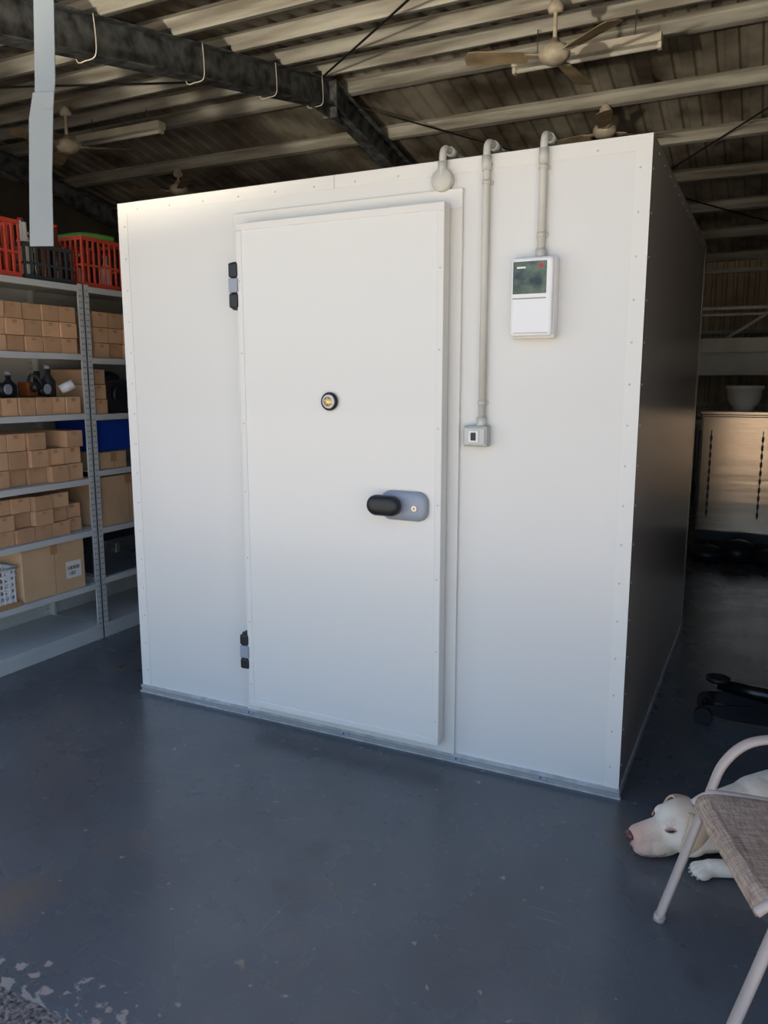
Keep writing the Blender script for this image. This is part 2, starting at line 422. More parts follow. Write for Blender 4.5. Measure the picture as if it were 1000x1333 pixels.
fx0, fx1, fz0, fz1 = -1.722, -0.668, 0.038, 2.292
b.bx(fx0, fx1, -0.016, 0, fz1-0.07, fz1, 'trim', 0.002); b.bx(fx0, fx0+0.075, -0.016, 0, fz0, fz1-0.07, 'trim', 0.002); b.bx(fx1-0.075, fx1, -0.016, 0, fz0, fz1-0.07, 'trim', 0.002)
b.bx(fx0+0.075, fx1-0.075, -0.014, 0, fz0, 0.11, 'trim', 0.002)
b.bx(-1.645, -0.722, -0.028, -0.005, 0.105, 2.222, 'gasket')
b.done("door_frame", cr)
b = B()
lx0, lx1, lz0, lz1 = -1.655, -0.714, 0.098, 2.232
b.bx(lx0, lx1, -0.085, -0.026, lz0, lz1, 'leaf', 0.004)
e = 0.026
b.bx(lx0-0.003, lx1+0.003, -0.088, -0.03, lz1-e, lz1+0.003, 'trim', 0.003); b.bx(lx0-0.003, lx1+0.003, -0.088, -0.03, lz0-0.003, lz0+e, 'trim', 0.003)
b.bx(lx0-0.003, lx0+e, -0.0878, -0.03, lz0+e, lz1-e, 'trim', 0.003); b.bx(lx1-e, lx1+0.003, -0.0878, -0.03, lz0+e, lz1-e, 'trim', 0.003)
z = 0.2
while z < 2.2: rivet(b, (lx0+0.012, -0.0878, z), (0, -1, 0)); rivet(b, (lx1-0.012, -0.0878, z), (0, -1, 0)); z += 0.3
b.done("door_leaf", cr)
b = B()
for z0, z1 in ((1.885, 2.085), (0.265, 0.44)):
    b.bx(-1.700, -1.66, -0.075, -0.014, z0, z1, 'black', 0.008)
    zm = (z0+z1)/2
    b.bx(-1.697, -1.650, -0.097, -0.06, zm-0.03, zm+0.03, 'handle_grey', 0.006)
    b.bx(-1.697, -1.652, -0.096, -0.06, z0+0.006, zm-0.032, 'black', 0.008); b.bx(-1.697, -1.652, -0.096, -0.06, zm+0.032, z1-0.006, 'black', 0.008)
b.done("hinges", cr)
b = B()
yf = -0.088
def rrect(b, x0, x1, z0, z1, y0, y1, r, k, n=10, steps=((0, 0), (0.5, 0), (0.8, 0.10), (0.95, 0.3), (1.0, 0.6)), sm=True):
    t_ = bmesh.new(); rings = []
    for fy, ins in steps:
        q = r*ins; pts = []
        xa, xb, za, zb = x0+q, x1-q, z0+q, z1-q; rr = r-q
        for cx, cz, a0 in ((xb-rr, zb-rr, 0), (xa+rr, zb-rr, 90), (xa+rr, za+rr, 180), (xb-rr, za+rr, 270)):
            for i in range(n+1):
                a = math.radians(a0+90*i/n); pts.append((cx+rr*math.cos(a), cz+rr*math.sin(a)))
        rings.append([t_.verts.new((p[0], y0+(y1-y0)*fy, p[1])) for p in pts])
    m = len(rings[0])
    for a, c in zip(rings, rings[1:]):
        for j in range(m): t_.faces.new((a[j], a[(j+1) % m], c[(j+1) % m], c[j]))
    t_.faces.new(rings[0][::-1]); t_.faces.new(rings[-1]); bmesh.ops.recalc_face_normals(t_, faces=t_.faces)
    b.merge(t_, k, sm)
rrect(b, -0.968, -0.762, 1.032, 1.150, yf, yf-0.026, 0.044, 'handle_grey', steps=((0, 0), (0.35, 0), (0.7, 0.12), (0.92, 0.34), (1.0, 0.6)))
b.cyl((-0.90, yf-0.02, 1.09), (-0.90, yf-0.045, 1.09), 0.036, 'handle_grey')
rrect(b, -1.004, -0.858, 1.054, 1.136, yf-0.036, yf-0.085, 0.0405, 'black', steps=((0, 0.5), (0.12, 0.15), (0.3, 0), (0.6, 0), (0.85, 0.15), (0.97, 0.45), (1.0, 0.75)))
b.cyl((-0.813, yf-0.02, 1.086), (-0.813, yf-0.030, 1.086), 0.011, 'chrome'); b.cyl((-0.813, yf-0.030, 1.086), (-0.813, yf-0.031, 1.086), 0.0055, 'rivet')
b.box((-0.813, yf-0.0315, 1.086), (0.002, 0.001, 0.008), 'hole')
b.done("door_handle", cr)
b = B()
Ry = Matrix.Rotation(math.radians(90), 4, 'X')
b.lathe([(0, 0), (0.037, 0), (0.038, 0.008), (0.035, 0.016), (0.030, 0.018), (0.029, 0.010), (0, 0.010)], (-1.205, yf, 1.50), 'black_sh', mtx=Ry)
b.lathe([(0, 0.008), (0.029, 0.008), (0.028, 0.017), (0.020, 0.021), (0, 0.022)], (-1.205, yf, 1.50), 'label', mtx=Ry)
b.lathe([(0, 0.018), (0.021, 0.018), (0.019, 0.024), (0, 0.025)], (-1.205, yf, 1.50), 'brass', mtx=Ry)
for i in range(5):
    a = i*2*math.pi/5+0.3; b.sph((-1.205+0.013*math.cos(a), yf-0.024, 1.50+0.013*math.sin(a)), 0.003, 'label', u=8, v=6)
b.done("release_knob", cr)
b = B()
rp = 0.0135
def conduit(x, z0, yfar):
    y0 = -rp-0.006
    b.tube(fillet([(x, y0, z0), (x, y0, H+0.045), (x, yfar, H+0.045)], 0.045, 8), rp, 'pvc', 14)
    b.cyl((x, y0, H-0.06), (x, y0, H-0.01), rp+0.004, 'pvc', seg=16)
    b.cyl((x, 0.05, H+0.045), (x, 0.10, H+0.045), rp+0.004, 'pvc', seg=16)
    for yy in (0.5, 1.2): b.bx(x-0.03, x+0.03, yy, yy+0.03, H, H+0.035, 'pvc', 0.002)
conduit(-0.575, 1.41, 1.6); conduit(-0.364, 2.02, 1.6); conduit(-0.748, 2.34, 1.6)
def saddle(x, z):
    b.bx(x-0.022, x+0.022, -0.006, -0.002, z-0.007, z+0.007, 'pvc', 0.001); b.cyl((x, -rp-0.006, z-0.007), (x, -rp-0.006, z+0.007), rp+0.002, 'pvc', seg=16)
for x, zz in ((-0.575, (1.50, 2.30)), (-0.364, (2.10, 2.33))):
    for z in zz: saddle(x, z)
b.lathe([(0, 0), (0.040, 0), (0.042, 0.01), (0.042, 0.030), (0.038, 0.036), (0, 0.037)], (-0.748, 0, 2.325), 'pvc', mtx=Ry)
b.cyl((-0.575, -0.02, 1.40), (-0.575, -0.02, 1.445), rp+0.005, 'pvc', seg=16)
b.cyl((-0.364, -0.02, 2.01), (-0.364, -0.02, 2.05), rp+0.005, 'pvc', seg=16)
b.done("conduits", cr)
b = B()
b.bx(-0.640, -0.542, -0.048, 0, 1.333, 1.413, 'pvc_dk', 0.006); b.bx(-0.632, -0.550, -0.056, -0.046, 1.340, 1.406, 'pvc', 0.004)
b.bx(-0.612, -0.572, -0.062, -0.054, 1.350, 1.396, 'abs_white', 0.003); b.bx(-0.602, -0.582, -0.068, -0.06, 1.358, 1.388, 'black', 0.003)
for sx in (-0.633, -0.549):
    for sz in (1.341, 1.405): b.cyl((sx, -0.05, sz), (sx, -0.053, sz), 0.004, 'rivet', seg=8)
b.done("isolator_switch", cr)
b = B()
b.bx(-0.458, -0.298, -0.05, 0, 1.735, 2.022, 'abs_white', 0.008); b.bx(-0.454, -0.302, -0.078, -0.045, 1.742, 2.016, 'abs_white', 0.010)
b.bx(-0.446, -0.324, -0.0800, -0.07, 1.890, 2.002, 'screen', 0.001)
b.bx(-0.446, -0.324, -0.0795, -0.07, 1.872, 1.876, 'gasket')
b.cyl((-0.345, -0.080, 1.985), (-0.345, -0.0812, 1.985), 0.008, 'red', seg=16)
b.bx(-0.432, -0.40, -0.0806, -0.079, 1.978, 1.984, 'abs_white')
b.bx(-0.44, -0.315, -0.079, -0.07, 1.752, 1.754, 'gasket')
b.done("temperature_controller", cr)

# ------------------------------------------------------------------ shelving
XS = -3.22; DP = 0.46
def shelving(y0, y1, zs, perf_bottom=True):
    b = B()
    for yp, s in ((y0, 1), (y1, -1)):
        for xf, sx in ((XS, -1), (XS-DP, 1)):
            b.bx(xf, xf+sx*0.003, yp, yp+s*0.038, 0, 2.14, 'shelf'); b.bx(xf, xf+sx*0.045, yp, yp+s*0.003, 0, 2.14, 'shelf')
            xo = xf + (0.0006 if xf == XS else 0.0)
            z = 0.06
            while z < 2.12:
                b.bx(xo-0.0008, xo+0.0008 if xf == XS else xf+0.0036, yp+s*0.012, yp+s*0.015, z, z+0.009, 'hole')
                b.bx(xo-0.0008, xo+0.0008 if xf == XS else xf+0.0036, yp+s*0.025, yp+s*0.028, z, z+0.009, 'hole'); z += 0.034
    for z in zs:
        b.bx(XS-DP+0.004, XS-0.002, y0+0.003, y1-0.003, z-0.004, z, 'shelf')
        b.bx(XS-0.004, XS+0.001, y0+0.003, y1-0.003, z-0.034, z, 'shelf', 0.0015); b.bx(XS-0.02, XS-0.004, y0+0.01, y1-0.01, z-0.034, z-0.031, 'shelf')
        b.bx(XS-DP+0.003, XS-DP+0.006, y0+0.003, y1-0.003, z-0.034, z, 'shelf')
    zb = zs[-1]
    b.bx(XS-0.006, XS-0.001, y0+0.004, y1-0.004, 0.0, zb-0.034, 'shelf')
    b.bx(XS-DP-0.002, XS-DP, y0, y1, 0.0, 2.14, 'shelf')
    return b.done("steel_shelving_unit")
Z1 = [2.13, 1.74, 1.395, 1.005, 0.69, 0.355, 0.09]
Z2 = [2.13, 1.72, 1.385, 1.045, 0.69, 0.375, 0.09]
shelving(-0.42, 0.535, Z1); shelving(0.541, 1.50, Z2)

def kraft_row(y0, y1, z, rows, w=0.118, h=0.088, dep=0.34, jit=0.012, front=-0.012, miss=0.0, topmax=9, name="small_cardboard_boxes"):
    b = B(); y = y1
    while y - w > y0-0.001:
        n = rows - (1 if random.random() < miss else 0)
        off = random.uniform(0, jit)
        for r in range(n):
            o = off + random.uniform(0, jit)
            xf = XS+front-o
            b.bx(xf-dep, xf, y-w+0.003, y-0.001, z+r*h+0.001, z+(r+1)*h-0.0015, 'kraft', 0.002)
            b.bx(xf-0.0005, xf+0.0005, y-w*0.62, y-w*0.38, z+r*h+h*0.72, z+(r+1)*h-0.008, 'tape')
        y -= w+random.uniform(0, 0.004)
    return b.done(name)
kraft_row(-0.41, 0.49, 1.74, 3); kraft_row(-0.41, 0.49, 1.395, 1, w=0.105, h=0.10)
kraft_row(-0.41, 0.49, 1.005, 3, h=0.098, jit=0.04, miss=0.2, w=0.122); kraft_row(-0.41, 0.49, 0.69, 3, h=0.085, jit=0.04, w=0.125, miss=0.1)
kraft_row(0.585, 1.46, 1.72, 3, h=0.092); kraft_row(0.585, 0.70, 1.385, 3, h=0.09, w=0.11)
def carton(x0, x1, y0, y1, z0, z1, lab=None, name="cardboard_carton"):
    b2 = B(); b2.bx(x0, x1, y0, y1, z0, z1, 'kraft_big', 0.004)
    b2.bx(x1-0.0005, x1+0.0008, (y0+y1)/2-0.002, (y0+y1)/2+0.002, z0+0.006, z1-0.006, 'tape')
    b2.bx(x0+0.005, x1-0.005, (y0+y1)/2-0.024, (y0+y1)/2+0.024, z1, z1+0.0006, 'tape')
    b2.bx(x1-0.0004, x1+0.0006, (y0+y1)/2-0.024, (y0+y1)/2+0.024, z1-0.06, z1-0.004, 'tape')
    if lab:
        ly, lz, lw, lh = lab
        b2.bx(x1, x1+0.0012, ly, ly+lw, lz, lz+lh, 'label')
        for i in range(14):
            w_ = random.choice((0.002, 0.003, 0.005)); b2.bx(x1+0.001, x1+0.0016, ly+0.008+i*(lw-0.02)/14, ly+0.008+i*(lw-0.02)/14+w_, lz+lh*0.5, lz+lh*0.72, 'hole')
    return b2.done(name)
c1 = carton(XS-0.40, XS-0.02, 0.0, 0.44, 0.356, 0.655, (0.30, 0.43, 0.11, 0.10))
tx = bpy.data.curves.new("label_text", 'FONT'); tx.body = "180"; tx.size = 0.034; tx.extrude = 0.0003; tx.materials.append(M['hole'])
to = bpy.data.objects.new("label_text", tx); bpy.context.collection.objects.link(to); to.parent = c1
to.rotation_euler = (math.radians(90), 0, math.radians(90)); to.location = (XS-0.0185, 0.315, 0.447)
carton(XS-0.42, XS-0.02, 0.60, 1.06, 0.691, 1.00)
carton(XS-0.30, XS-0.03, 0.62, 0.84, 1.046, 1.15)
b = B(); b.bx(XS-0.36, XS-0.008, -0.375, -0.02, 0.3555, 0.378, 'wood', 0.002); b.done("wooden_board")
def basket(x0, x1, y0, y1, z0, z1, k, name, nx=9, nz=5):
    b = B(); t_ = 0.004
    b.bx(x0+0.012, x1-0.012, y0+0.012, y1-0.012, z0, z0+t_, k)
    for z in [z0+0.006+(z1-z0-0.02)*i/nz for i in range(nz+1)]:
        f = (z1-z)/(z1-z0)*0.012
        b.bx(x0+f, x1-f, y0+f, y0+f+t_, z, z+0.012, k); b.bx(x0+f, x1-f, y1-f-t_, y1-f, z, z+0.012, k)
        b.bx(x0+f, x0+f+t_, y0+f, y1-f, z, z+0.012, k); b.bx(x1-f-t_, x1-f, y0+f, y1-f, z, z+0.012, k)
    for i in range(nx+1):
        yy = y0+0.012+(y1-y0-0.03)*i/nx; b.bx(x1-0.010, x1-0.006, yy, yy+0.008, z0, z1, k); b.bx(x0+0.006, x0+0.010, yy, yy+0.008, z0, z1, k)
        xx = x0+0.012+(x1-x0-0.03)*i/nx; b.bx(xx, xx+0.008, y0+0.006, y0+0.010, z0, z1, k); b.bx(xx, xx+0.008, y1-0.010, y1-0.006, z0, z1, k)
    b.tube([(x0, y0, z1), (x1, y0, z1), (x1, y1, z1), (x0, y1, z1), (x0, y0, z1)], 0.007, k, 8)
    return b.done(name)
basket(XS-0.33, XS-0.02, -0.36, -0.035, 0.379, 0.575, 'white_pl', "plastic_basket")
b = B()
def tub(b, x0, x1, y0, y1, z0, z1, k, tp=0.02, th=0.005):
    b.bx(x0+tp, x1-tp, y0+tp, y1-tp, z0, z0+th, k)
    for (ax, ay, bx_, by) in ((x0, y0, x1, y0), (x1, y0, x1, y1), (x1, y1, x0, y1), (x0, y1, x0, y0)):
        def ins(px, py, q): return (px+(q if px == x0 else -q), py+(q if py == y0 else -q))
        a0 = ins(ax, ay, tp); a1 = ins(bx_, by, tp); t0 = (ax, ay); t1 = (bx_, by)
        nrm = Vector((by-ay, ax-bx_, 0)).normalized()*-th
        b.poly([(a0[0], a0[1], z0), (a1[0], a1[1], z0), (t1[0], t1[1], z1), (t0[0], t0[1], z1)], nrm, k)
    b.tube([(x0, y0, z1), (x1, y0, z1), (x1, y1, z1), (x0, y1, z1), (x0, y0, z1)], 0.009, k, 8)
tub(b, XS-0.40, XS-0.06, 0.62, 1.0, 1.152, 1.345, 'blue'); b.done("blue_plastic_tub")
b = B(); b.bx(XS-0.32, XS-0.03, 0.62, 1.15, 0.3755, 0.54, 'checker', 0.004); b.bx(XS-0.325, XS-0.025, 0.615, 1.155, 0.54, 0.60, 'checker', 0.006)
b.tube(fillet([(XS-0.03, 0.80, 0.50), (XS+0.0, 0.80, 0.50), (XS+0.0, 0.96, 0.50), (XS-0.03, 0.96, 0.50)], 0.01, 4), 0.005, 'black', 8)
b.bx(XS-0.03, XS-0.02, 0.70, 0.73, 0.51, 0.57, 'chrome', 0.002); b.done("aluminium_toolbox")
b = B(); b.bx(XS-0.34, XS-0.07, 0.74, 0.98, 1.3855, 1.60, 'dark_mix', 0.02); b.cyl((XS-0.07, 0.84, 1.50), (XS-0.04, 0.84, 1.50), 0.06, 'black'); b.sph((XS-0.2, 0.86, 1.60), (0.10, 0.09, 0.05), 'black')
b.bx(XS-0.055, XS-0.045, 0.90, 0.95, 1.41, 1.47, 'handle_grey', 0.002); b.done("power_tool_case")
b = B()
zt_ = 1.395+0.0995
for i in range(10):
    yy = -0.36+i*0.082; xx = XS-0.12-random.uniform(0, 0.06); h = random.uniform(0.11, 0.17)
    k = random.choice(['dark_mix', 'black', 'dark_mix', 'dark_mix', 'glass_amber'])
    if i % 3 == 0:
        b.lathe([(0, 0), (0.04, 0), (0.042, 0.01), (0.042, h*0.55), (0.015, h*0.8), (0.015, h), (0, h)], (xx, yy, zt_), k, seg=16)
        b.cyl((xx, yy, zt_+h), (xx, yy, zt_+h+0.02), 0.018, 'handle_grey', seg=12)
    elif i % 3 == 1:
        b.bx(xx-0.05, xx+0.04, yy-0.035, yy+0.035, zt_, zt_+h*0.7, k, 0.01); b.cyl((xx+0.03, yy, zt_+h*0.4), (xx+0.07, yy+0.01, zt_+h*0.5), 0.025, 'black', seg=14)
        b.tube(smooth([(xx, yy, zt_+h*0.7), (xx, yy+0.02, zt_+h), (xx+0.03, yy+0.04, zt_+h*0.9), (xx+0.05, yy+0.05, zt_+h*0.5)], 4), 0.008, 'black', 8)
    else:
        b.cyl((xx-0.03, yy, zt_+0.04), (xx+0.05, yy+0.01, zt_+0.045), 0.038, k, seg=16); b.cyl((xx+0.05, yy+0.01, zt_+0.045), (xx+0.06, yy+0.012, zt_+0.045), 0.028, 'handle_grey', seg=14)
        b.cyl((xx-0.02, yy, zt_+0.07), (xx-0.01, yy, zt_+h), 0.018, 'black', seg=12)
b.cyl((XS-0.10, 0.42, zt_+0.04), (XS-0.05, 0.47, zt_+0.075), 0.028, 'white_pl', seg=14)
b.done("pump_parts_pile")

def crate(x0, x1, y0, y1, z0, k, name, h=0.29, nb=9, hmax=0.30):
    b = B(); z1 = z0+h; t_ = 0.008
    b.bx(x0, x1, y0, y1, z0, z0+t_, k)
    for (a0, a1, fixed, ax) in ((y0, y1, x1, 'x'), (y0, y1, x0+t_, 'x'), (x0, x1, y0+t_, 'y'), (x0, x1, y1, 'y')):
        def bar(u0, u1, v0, v1, e=0.0):
            if ax == 'x': b.bx(fixed-t_-e, fixed+e, u0, u1, v0, v1, k, 0.0015)
            else: b.bx(u0, u1, fixed-t_-e, fixed+e, v0, v1, k, 0.0015)
        bar(a0, a1, z1-0.022, z1, 0.003); bar(a0, a1, z0, z0+0.03, 0.001); bar(a0, a1, z0+h*0.42, z0+h*0.42+0.014)
        n = 8
        for i in range(n+1):
            u = a0+(a1-a0-0.012)*i/n; bar(u, u+0.012, z0+0.03, z1-0.02, 0.0008)
    for i in range(nb):
        px = random.uniform(x0+0.06, x1-0.06); py = random.uniform(y0+0.05, y1-0.05); hh = random.uniform(0.16, hmax)
        kk = random.choice(['glass_amber', 'dark_mix', 'glass_amber', 'label', 'black'])
        b.lathe([(0, 0), (0.032, 0), (0.034, 0.01), (0.034, hh*0.6), (0.013, hh*0.78), (0.013, hh), (0, hh)], (px, py, z0+t_), kk, seg=14)
        b.cyl((px, py, z0+t_+hh), (px, py, z0+t_+hh+0.015), 0.015, random.choice(['red', 'white_pl', 'black']), seg=10)
    return b.done(name)
crate(XS-0.38, XS-0.03, -0.19, 0.155, 2.131, 'crate_red', "plastic_milk_crate", h=0.30, hmax=0.33); crate(XS-0.38, XS-0.03, 0.575, 0.93, 2.131, 'crate_red', "plastic_milk_crate")
crate(XS-0.38, XS-0.05, 0.19, 0.52, 2.131, 'crate_blk', "plastic_milk_crate", h=0.20, nb=18, hmax=0.34)
b = B(); b.tube(smooth([(XS-0.30, 0.66, 2.436), (XS-0.16, 0.72, 2.45), (XS-0.06, 0.86, 2.436)], 5), 0.022, 'glass_green', 10); b.done("green_plastic_hose")

# hanging strap in the doorway
b = B()
def ribbon(pts, wd, k, th=0.003):
    P = [Vector(p) for p in pts]; t_ = bmesh.new(); rows = []
    for i, p in enumerate(P):
        w_ = wd[i]; a = math.radians(22+3*math.sin(i))
        d_ = Vector((math.cos(a), math.sin(a), 0))*w_/2; n_ = Vector((-math.sin(a), math.cos(a), 0))*th
        rows.append([t_.verts.new(p-d_), t_.verts.new(p+d_), t_.verts.new(p+d_+n_), t_.verts.new(p-d_+n_)])
    for r0, r1 in zip(rows, rows[1:]):
        for j in range(4): t_.faces.new((r0[j], r0[(j+1) % 4], r1[(j+1) % 4], r1[j]))
    t_.faces.new(rows[0][::-1]); t_.faces.new(rows[-1]); bmesh.ops.recalc_face_normals(t_, faces=t_.faces); b.merge(t_, k)
ribbon([(-1.115, -1.5, 3.16), (-1.115, -1.5, 2.6), (-1.120, -1.5, 2.42), (-1.132, -1.5, 2.26), (-1.140, -1.502, 2.20)], [0.046, 0.046, 0.046, 0.048, 0.044], 'strap')
ribbon([(-1.134, -1.505, 2.235), (-1.150, -1.503, 2.18), (-1.168, -1.5, 2.05), (-1.180, -1.5, 1.90)], [0.050, 0.056, 0.054, 0.058], 'strap')
b.bx(-1.16, -1.07, -1.57, -1.49, 3.15, 3.19, 'rafter')
b.done("door_pull_strap")

# ------------------------------------------------------------------ background right
b = B()
x0, x1, y0, y1, z0, z1 = -0.13, 1.25, 4.78, 5.45, 0.14, 1.32
b.bx(x0, x1, y0, y1, z0+0.08, z1-0.03, 'ss', 0.004); b.bx(x0-0.01, x1+0.01, y0-0.02, y1, z1-0.03, z1, 'ss', 0.004)
mid = (x0+x1)/2
for (a, c) in ((x0+0.012, mid-0.006), (mid+0.006, x1-0.012)):
    b.bx(a, c, y0-0.03, y0, z0+0.09, z1-0.045, 'ss', 0.006)
    for xx in (a+0.08, c-0.17):
        b.bx(xx-0.004, xx+0.004, y0-0.034, y0-0.029, z0+0.22, z1-0.17, 'hole')
        zz = z0+0.24
        while zz < z1-0.2: b.bx(xx-0.010, xx+0.010, y0-0.040, y0-0.029, zz, zz+0.045, 'black', 0.003); zz += 0.075
    b.bx(a-0.03, a-0.005, y0-0.055, y0-0.005, 0.45, 1.15, 'black', 0.006)
b.bx(x0, x1, y0+0.01, y1, z0, z0+0.08, 'black')
for xx in (x0+0.08, x1-0.08):
    for yy in (y0+0.08, y1-0.08):
        b.cyl((xx, yy-0.012, 0.04), (xx, yy+0.012, 0.04), 0.04, 'black', seg=16); b.bx(xx-0.02, xx+0.02, yy-0.02, yy+0.02, 0.05, z0, 'black')
b.done("stainless_fridge_cabinet")
b = B(); b.lathe([(0, 0), (0.085, 0), (0.09, 0.015), (0.088, 0.03), (0.118, 0.06), (0.142, 0.12), (0.150, 0.19), (0.162, 0.195), (0.164, 0.225), (0.150, 0.23), (0.14, 0.21), (0.11, 0.18), (0, 0.17)], (0.20, 5.0, 1.32), 'pot'); b.done("plant_pot")
b = B()
for i in range(4):
    b.sph((0.0+i*0.26, 4.50+random.uniform(-.04, .04), 0.07+0.03*(i % 2)), (0.17, 0.15, 0.08+0.03*(i % 2)), 'black', rot=(0, 0, i))
b.done("dark_bags")
b = B()
Yr = 7.5
for xx in (-0.9, 1.7):
    for yy in (Yr, Yr+0.9): b.bx(xx-0.04, xx+0.04, yy-0.04, yy+0.04, 0, 2.75, 'rackpaint')
b.bx(-0.9, 1.7, Yr-0.045, Yr-0.02, 1.93, 2.10, 'rackpaint', 0.004); b.bx(-0.9, 1.7, Yr-0.06, Yr-0.02, 1.66, 1.90, 'rackpaint', 0.004)
b.bx(-0.9, 1.7, Yr, Yr+0.9, 1.90, 1.925, 'rackpaint')
b.bx(-0.9, 1.7, Yr-0.03, Yr-0.01, 2.43, 2.465, 'rackpaint'); b.bx(-0.9, 1.7, Yr-0.03, Yr-0.01, 2.36, 2.385, 'rackpaint')
b.cyl((-0.1, Yr-0.03, 2.10), (0.45, Yr-0.03, 2.46), 0.018, 'rackpaint', seg=10)
b.bx(-0.9, 1.7, Yr+0.02, Yr+0.9, 1.1, 1.125, 'wood'); b.bx(-0.9, 1.7, Yr-0.03, Yr+0.02, 1.06, 1.125, 'rackpaint')
b.done("storage_rack")
b = B()
jx, jy = 0.24, 0.95
for s in (-0.09, 0.09):
    b.poly([(jx, jy+s, 0.05), (jx+0.1, jy+s, 0.035), (jx+0.55, jy+s, 0.04), (jx+0.6, jy+s, 0.09), (jx+0.45, jy+s, 0.15), (jx+0.2, jy+s, 0.12), (jx, jy+s, 0.09)], (0, 0.008, 0), 'black_sh')
    b.cyl((jx, jy+s-0.02, 0.04), (jx, jy+s+0.025, 0.04), 0.04, 'black', seg=18); b.cyl((jx+0.56, jy+s-0.015, 0.035), (jx+0.56, jy+s+0.02, 0.035), 0.035, 'black', seg=18)
b.cyl((jx, jy-0.1, 0.06), (jx, jy+0.1, 0.06), 0.012, 'black_sh'); b.cyl((jx+0.5, jy-0.1, 0.1), (jx+0.5, jy+0.1, 0.1), 0.015, 'black_sh')
b.tube([(jx+0.48, jy, 0.10), (jx+0.25, jy, 0.15), (jx+0.05, jy, 0.17)], [0.04, 0.035, 0.025], 'black_sh', 12)
b.lathe([(0, 0), (0.05, 0), (0.055, 0.02), (0.045, 0.02), (0.04, 0.008), (0, 0.008)], (jx+0.05, jy, 0.185), 'black')
b.tube([(jx+0.5, jy, 0.12), (jx+0.6, jy, 0.3), (jx+0.9, jy+0.05, 0.75)], 0.016, 'black_sh', 10)
b.cyl((jx+0.35, jy, 0.09), (jx+0.52, jy, 0.10), 0.045, 'black_sh')
b.done("trolley_jack")

# ------------------------------------------------------------------ chair
ch = empty("patio_chair")
e_ = Vector((0.365, -0.931, 0)); f_ = Vector((0.931, 0.365, 0)); o_ = Vector((0.285, -0.655, 0))
def CH(u, v, z): return o_ + e_*u + f_*v + Vector((0, 0, z))
b = B()
UW = 0.465
for u in (0.0, UW):
    sgn = -1 if u == 0 else 1
    uu = u + sgn*0.02
    leg = [CH(uu, -0.050, 0.012), CH(uu, 0.006, 0.20), CH(uu, 0.068, 0.41), CH(uu, 0.098, 0.50), CH(uu, 0.15, 0.560), CH(uu, 0.22, 0.583), CH(uu, 0.34, 0.583), CH(uu, 0.50, 0.578)]
    b.tube(smooth(leg, 7), 0.012, 'chair_tube', 14, ry=0.018, up=tuple(e_))
    b.tube([CH(uu, 0.62, 0.012), CH(uu, 0.50, 0.40), CH(uu, 0.505, 0.578)], 0.014, 'chair_tube', 12)
    b.tube(smooth([CH(u, 0.018, 0.39), CH(u, 0.053, 0.415), CH(u, 0.10, 0.42), CH(u, 0.40, 0.385), CH(u, 0.47, 0.42), CH(u, 0.52, 0.62), CH(u, 0.60, 0.98)], 6), 0.012, 'chair_tube', 12)
    b.cyl(CH(uu, -0.051, 0), CH(uu, -0.047, 0.02), 0.017, 'chair_tube', seg=12); b.cyl(CH(uu, 0.62, 0), CH(uu, 0.617, 0.02), 0.018, 'black', seg=12)
b.tube([CH(0, 0.07, 0.395), CH(UW, 0.07, 0.395)], 0.012, 'chair_tube', 10); b.tube([CH(0, 0.45, 0.385), CH(UW, 0.45, 0.385)], 0.012, 'chair_tube', 10)
b.tube([CH(0, 0.60, 0.98), CH(UW, 0.60, 0.98)], 0.013, 'chair_tube', 12)
b.done("frame", ch)
b = B()
prof = smooth([(0.016, 0.388, 0), (0.026, 0.414, 0), (0.055, 0.428, 0), (0.12, 0.426, 0), (0.40, 0.397, 0), (0.475, 0.43, 0), (0.53, 0.64, 0), (0.598, 0.97, 0)], 6)
t_ = bmesh.new(); rows = []
nu = 14
for q in prof:
    row = []
    for i in range(nu+1):
        s = i/nu; sag = 0.018*math.sin(math.pi*s) if 0.05 < q[0] < 0.45 else 0.004
        row.append(t_.verts.new(CH(-0.005+(UW+0.01)*s, q[0], q[1]-sag)))
    rows.append(row)
for r0, r1 in zip(rows, rows[1:]):
    for j in range(nu): t_.faces.new((r0[j], r0[j+1], r1[j+1], r1[j]))
b.merge(t_, 'sling', True)
so = b.done("sling_seat", ch)
md = so.modifiers.new("s", 'SOLIDIFY'); md.thickness = 0.004

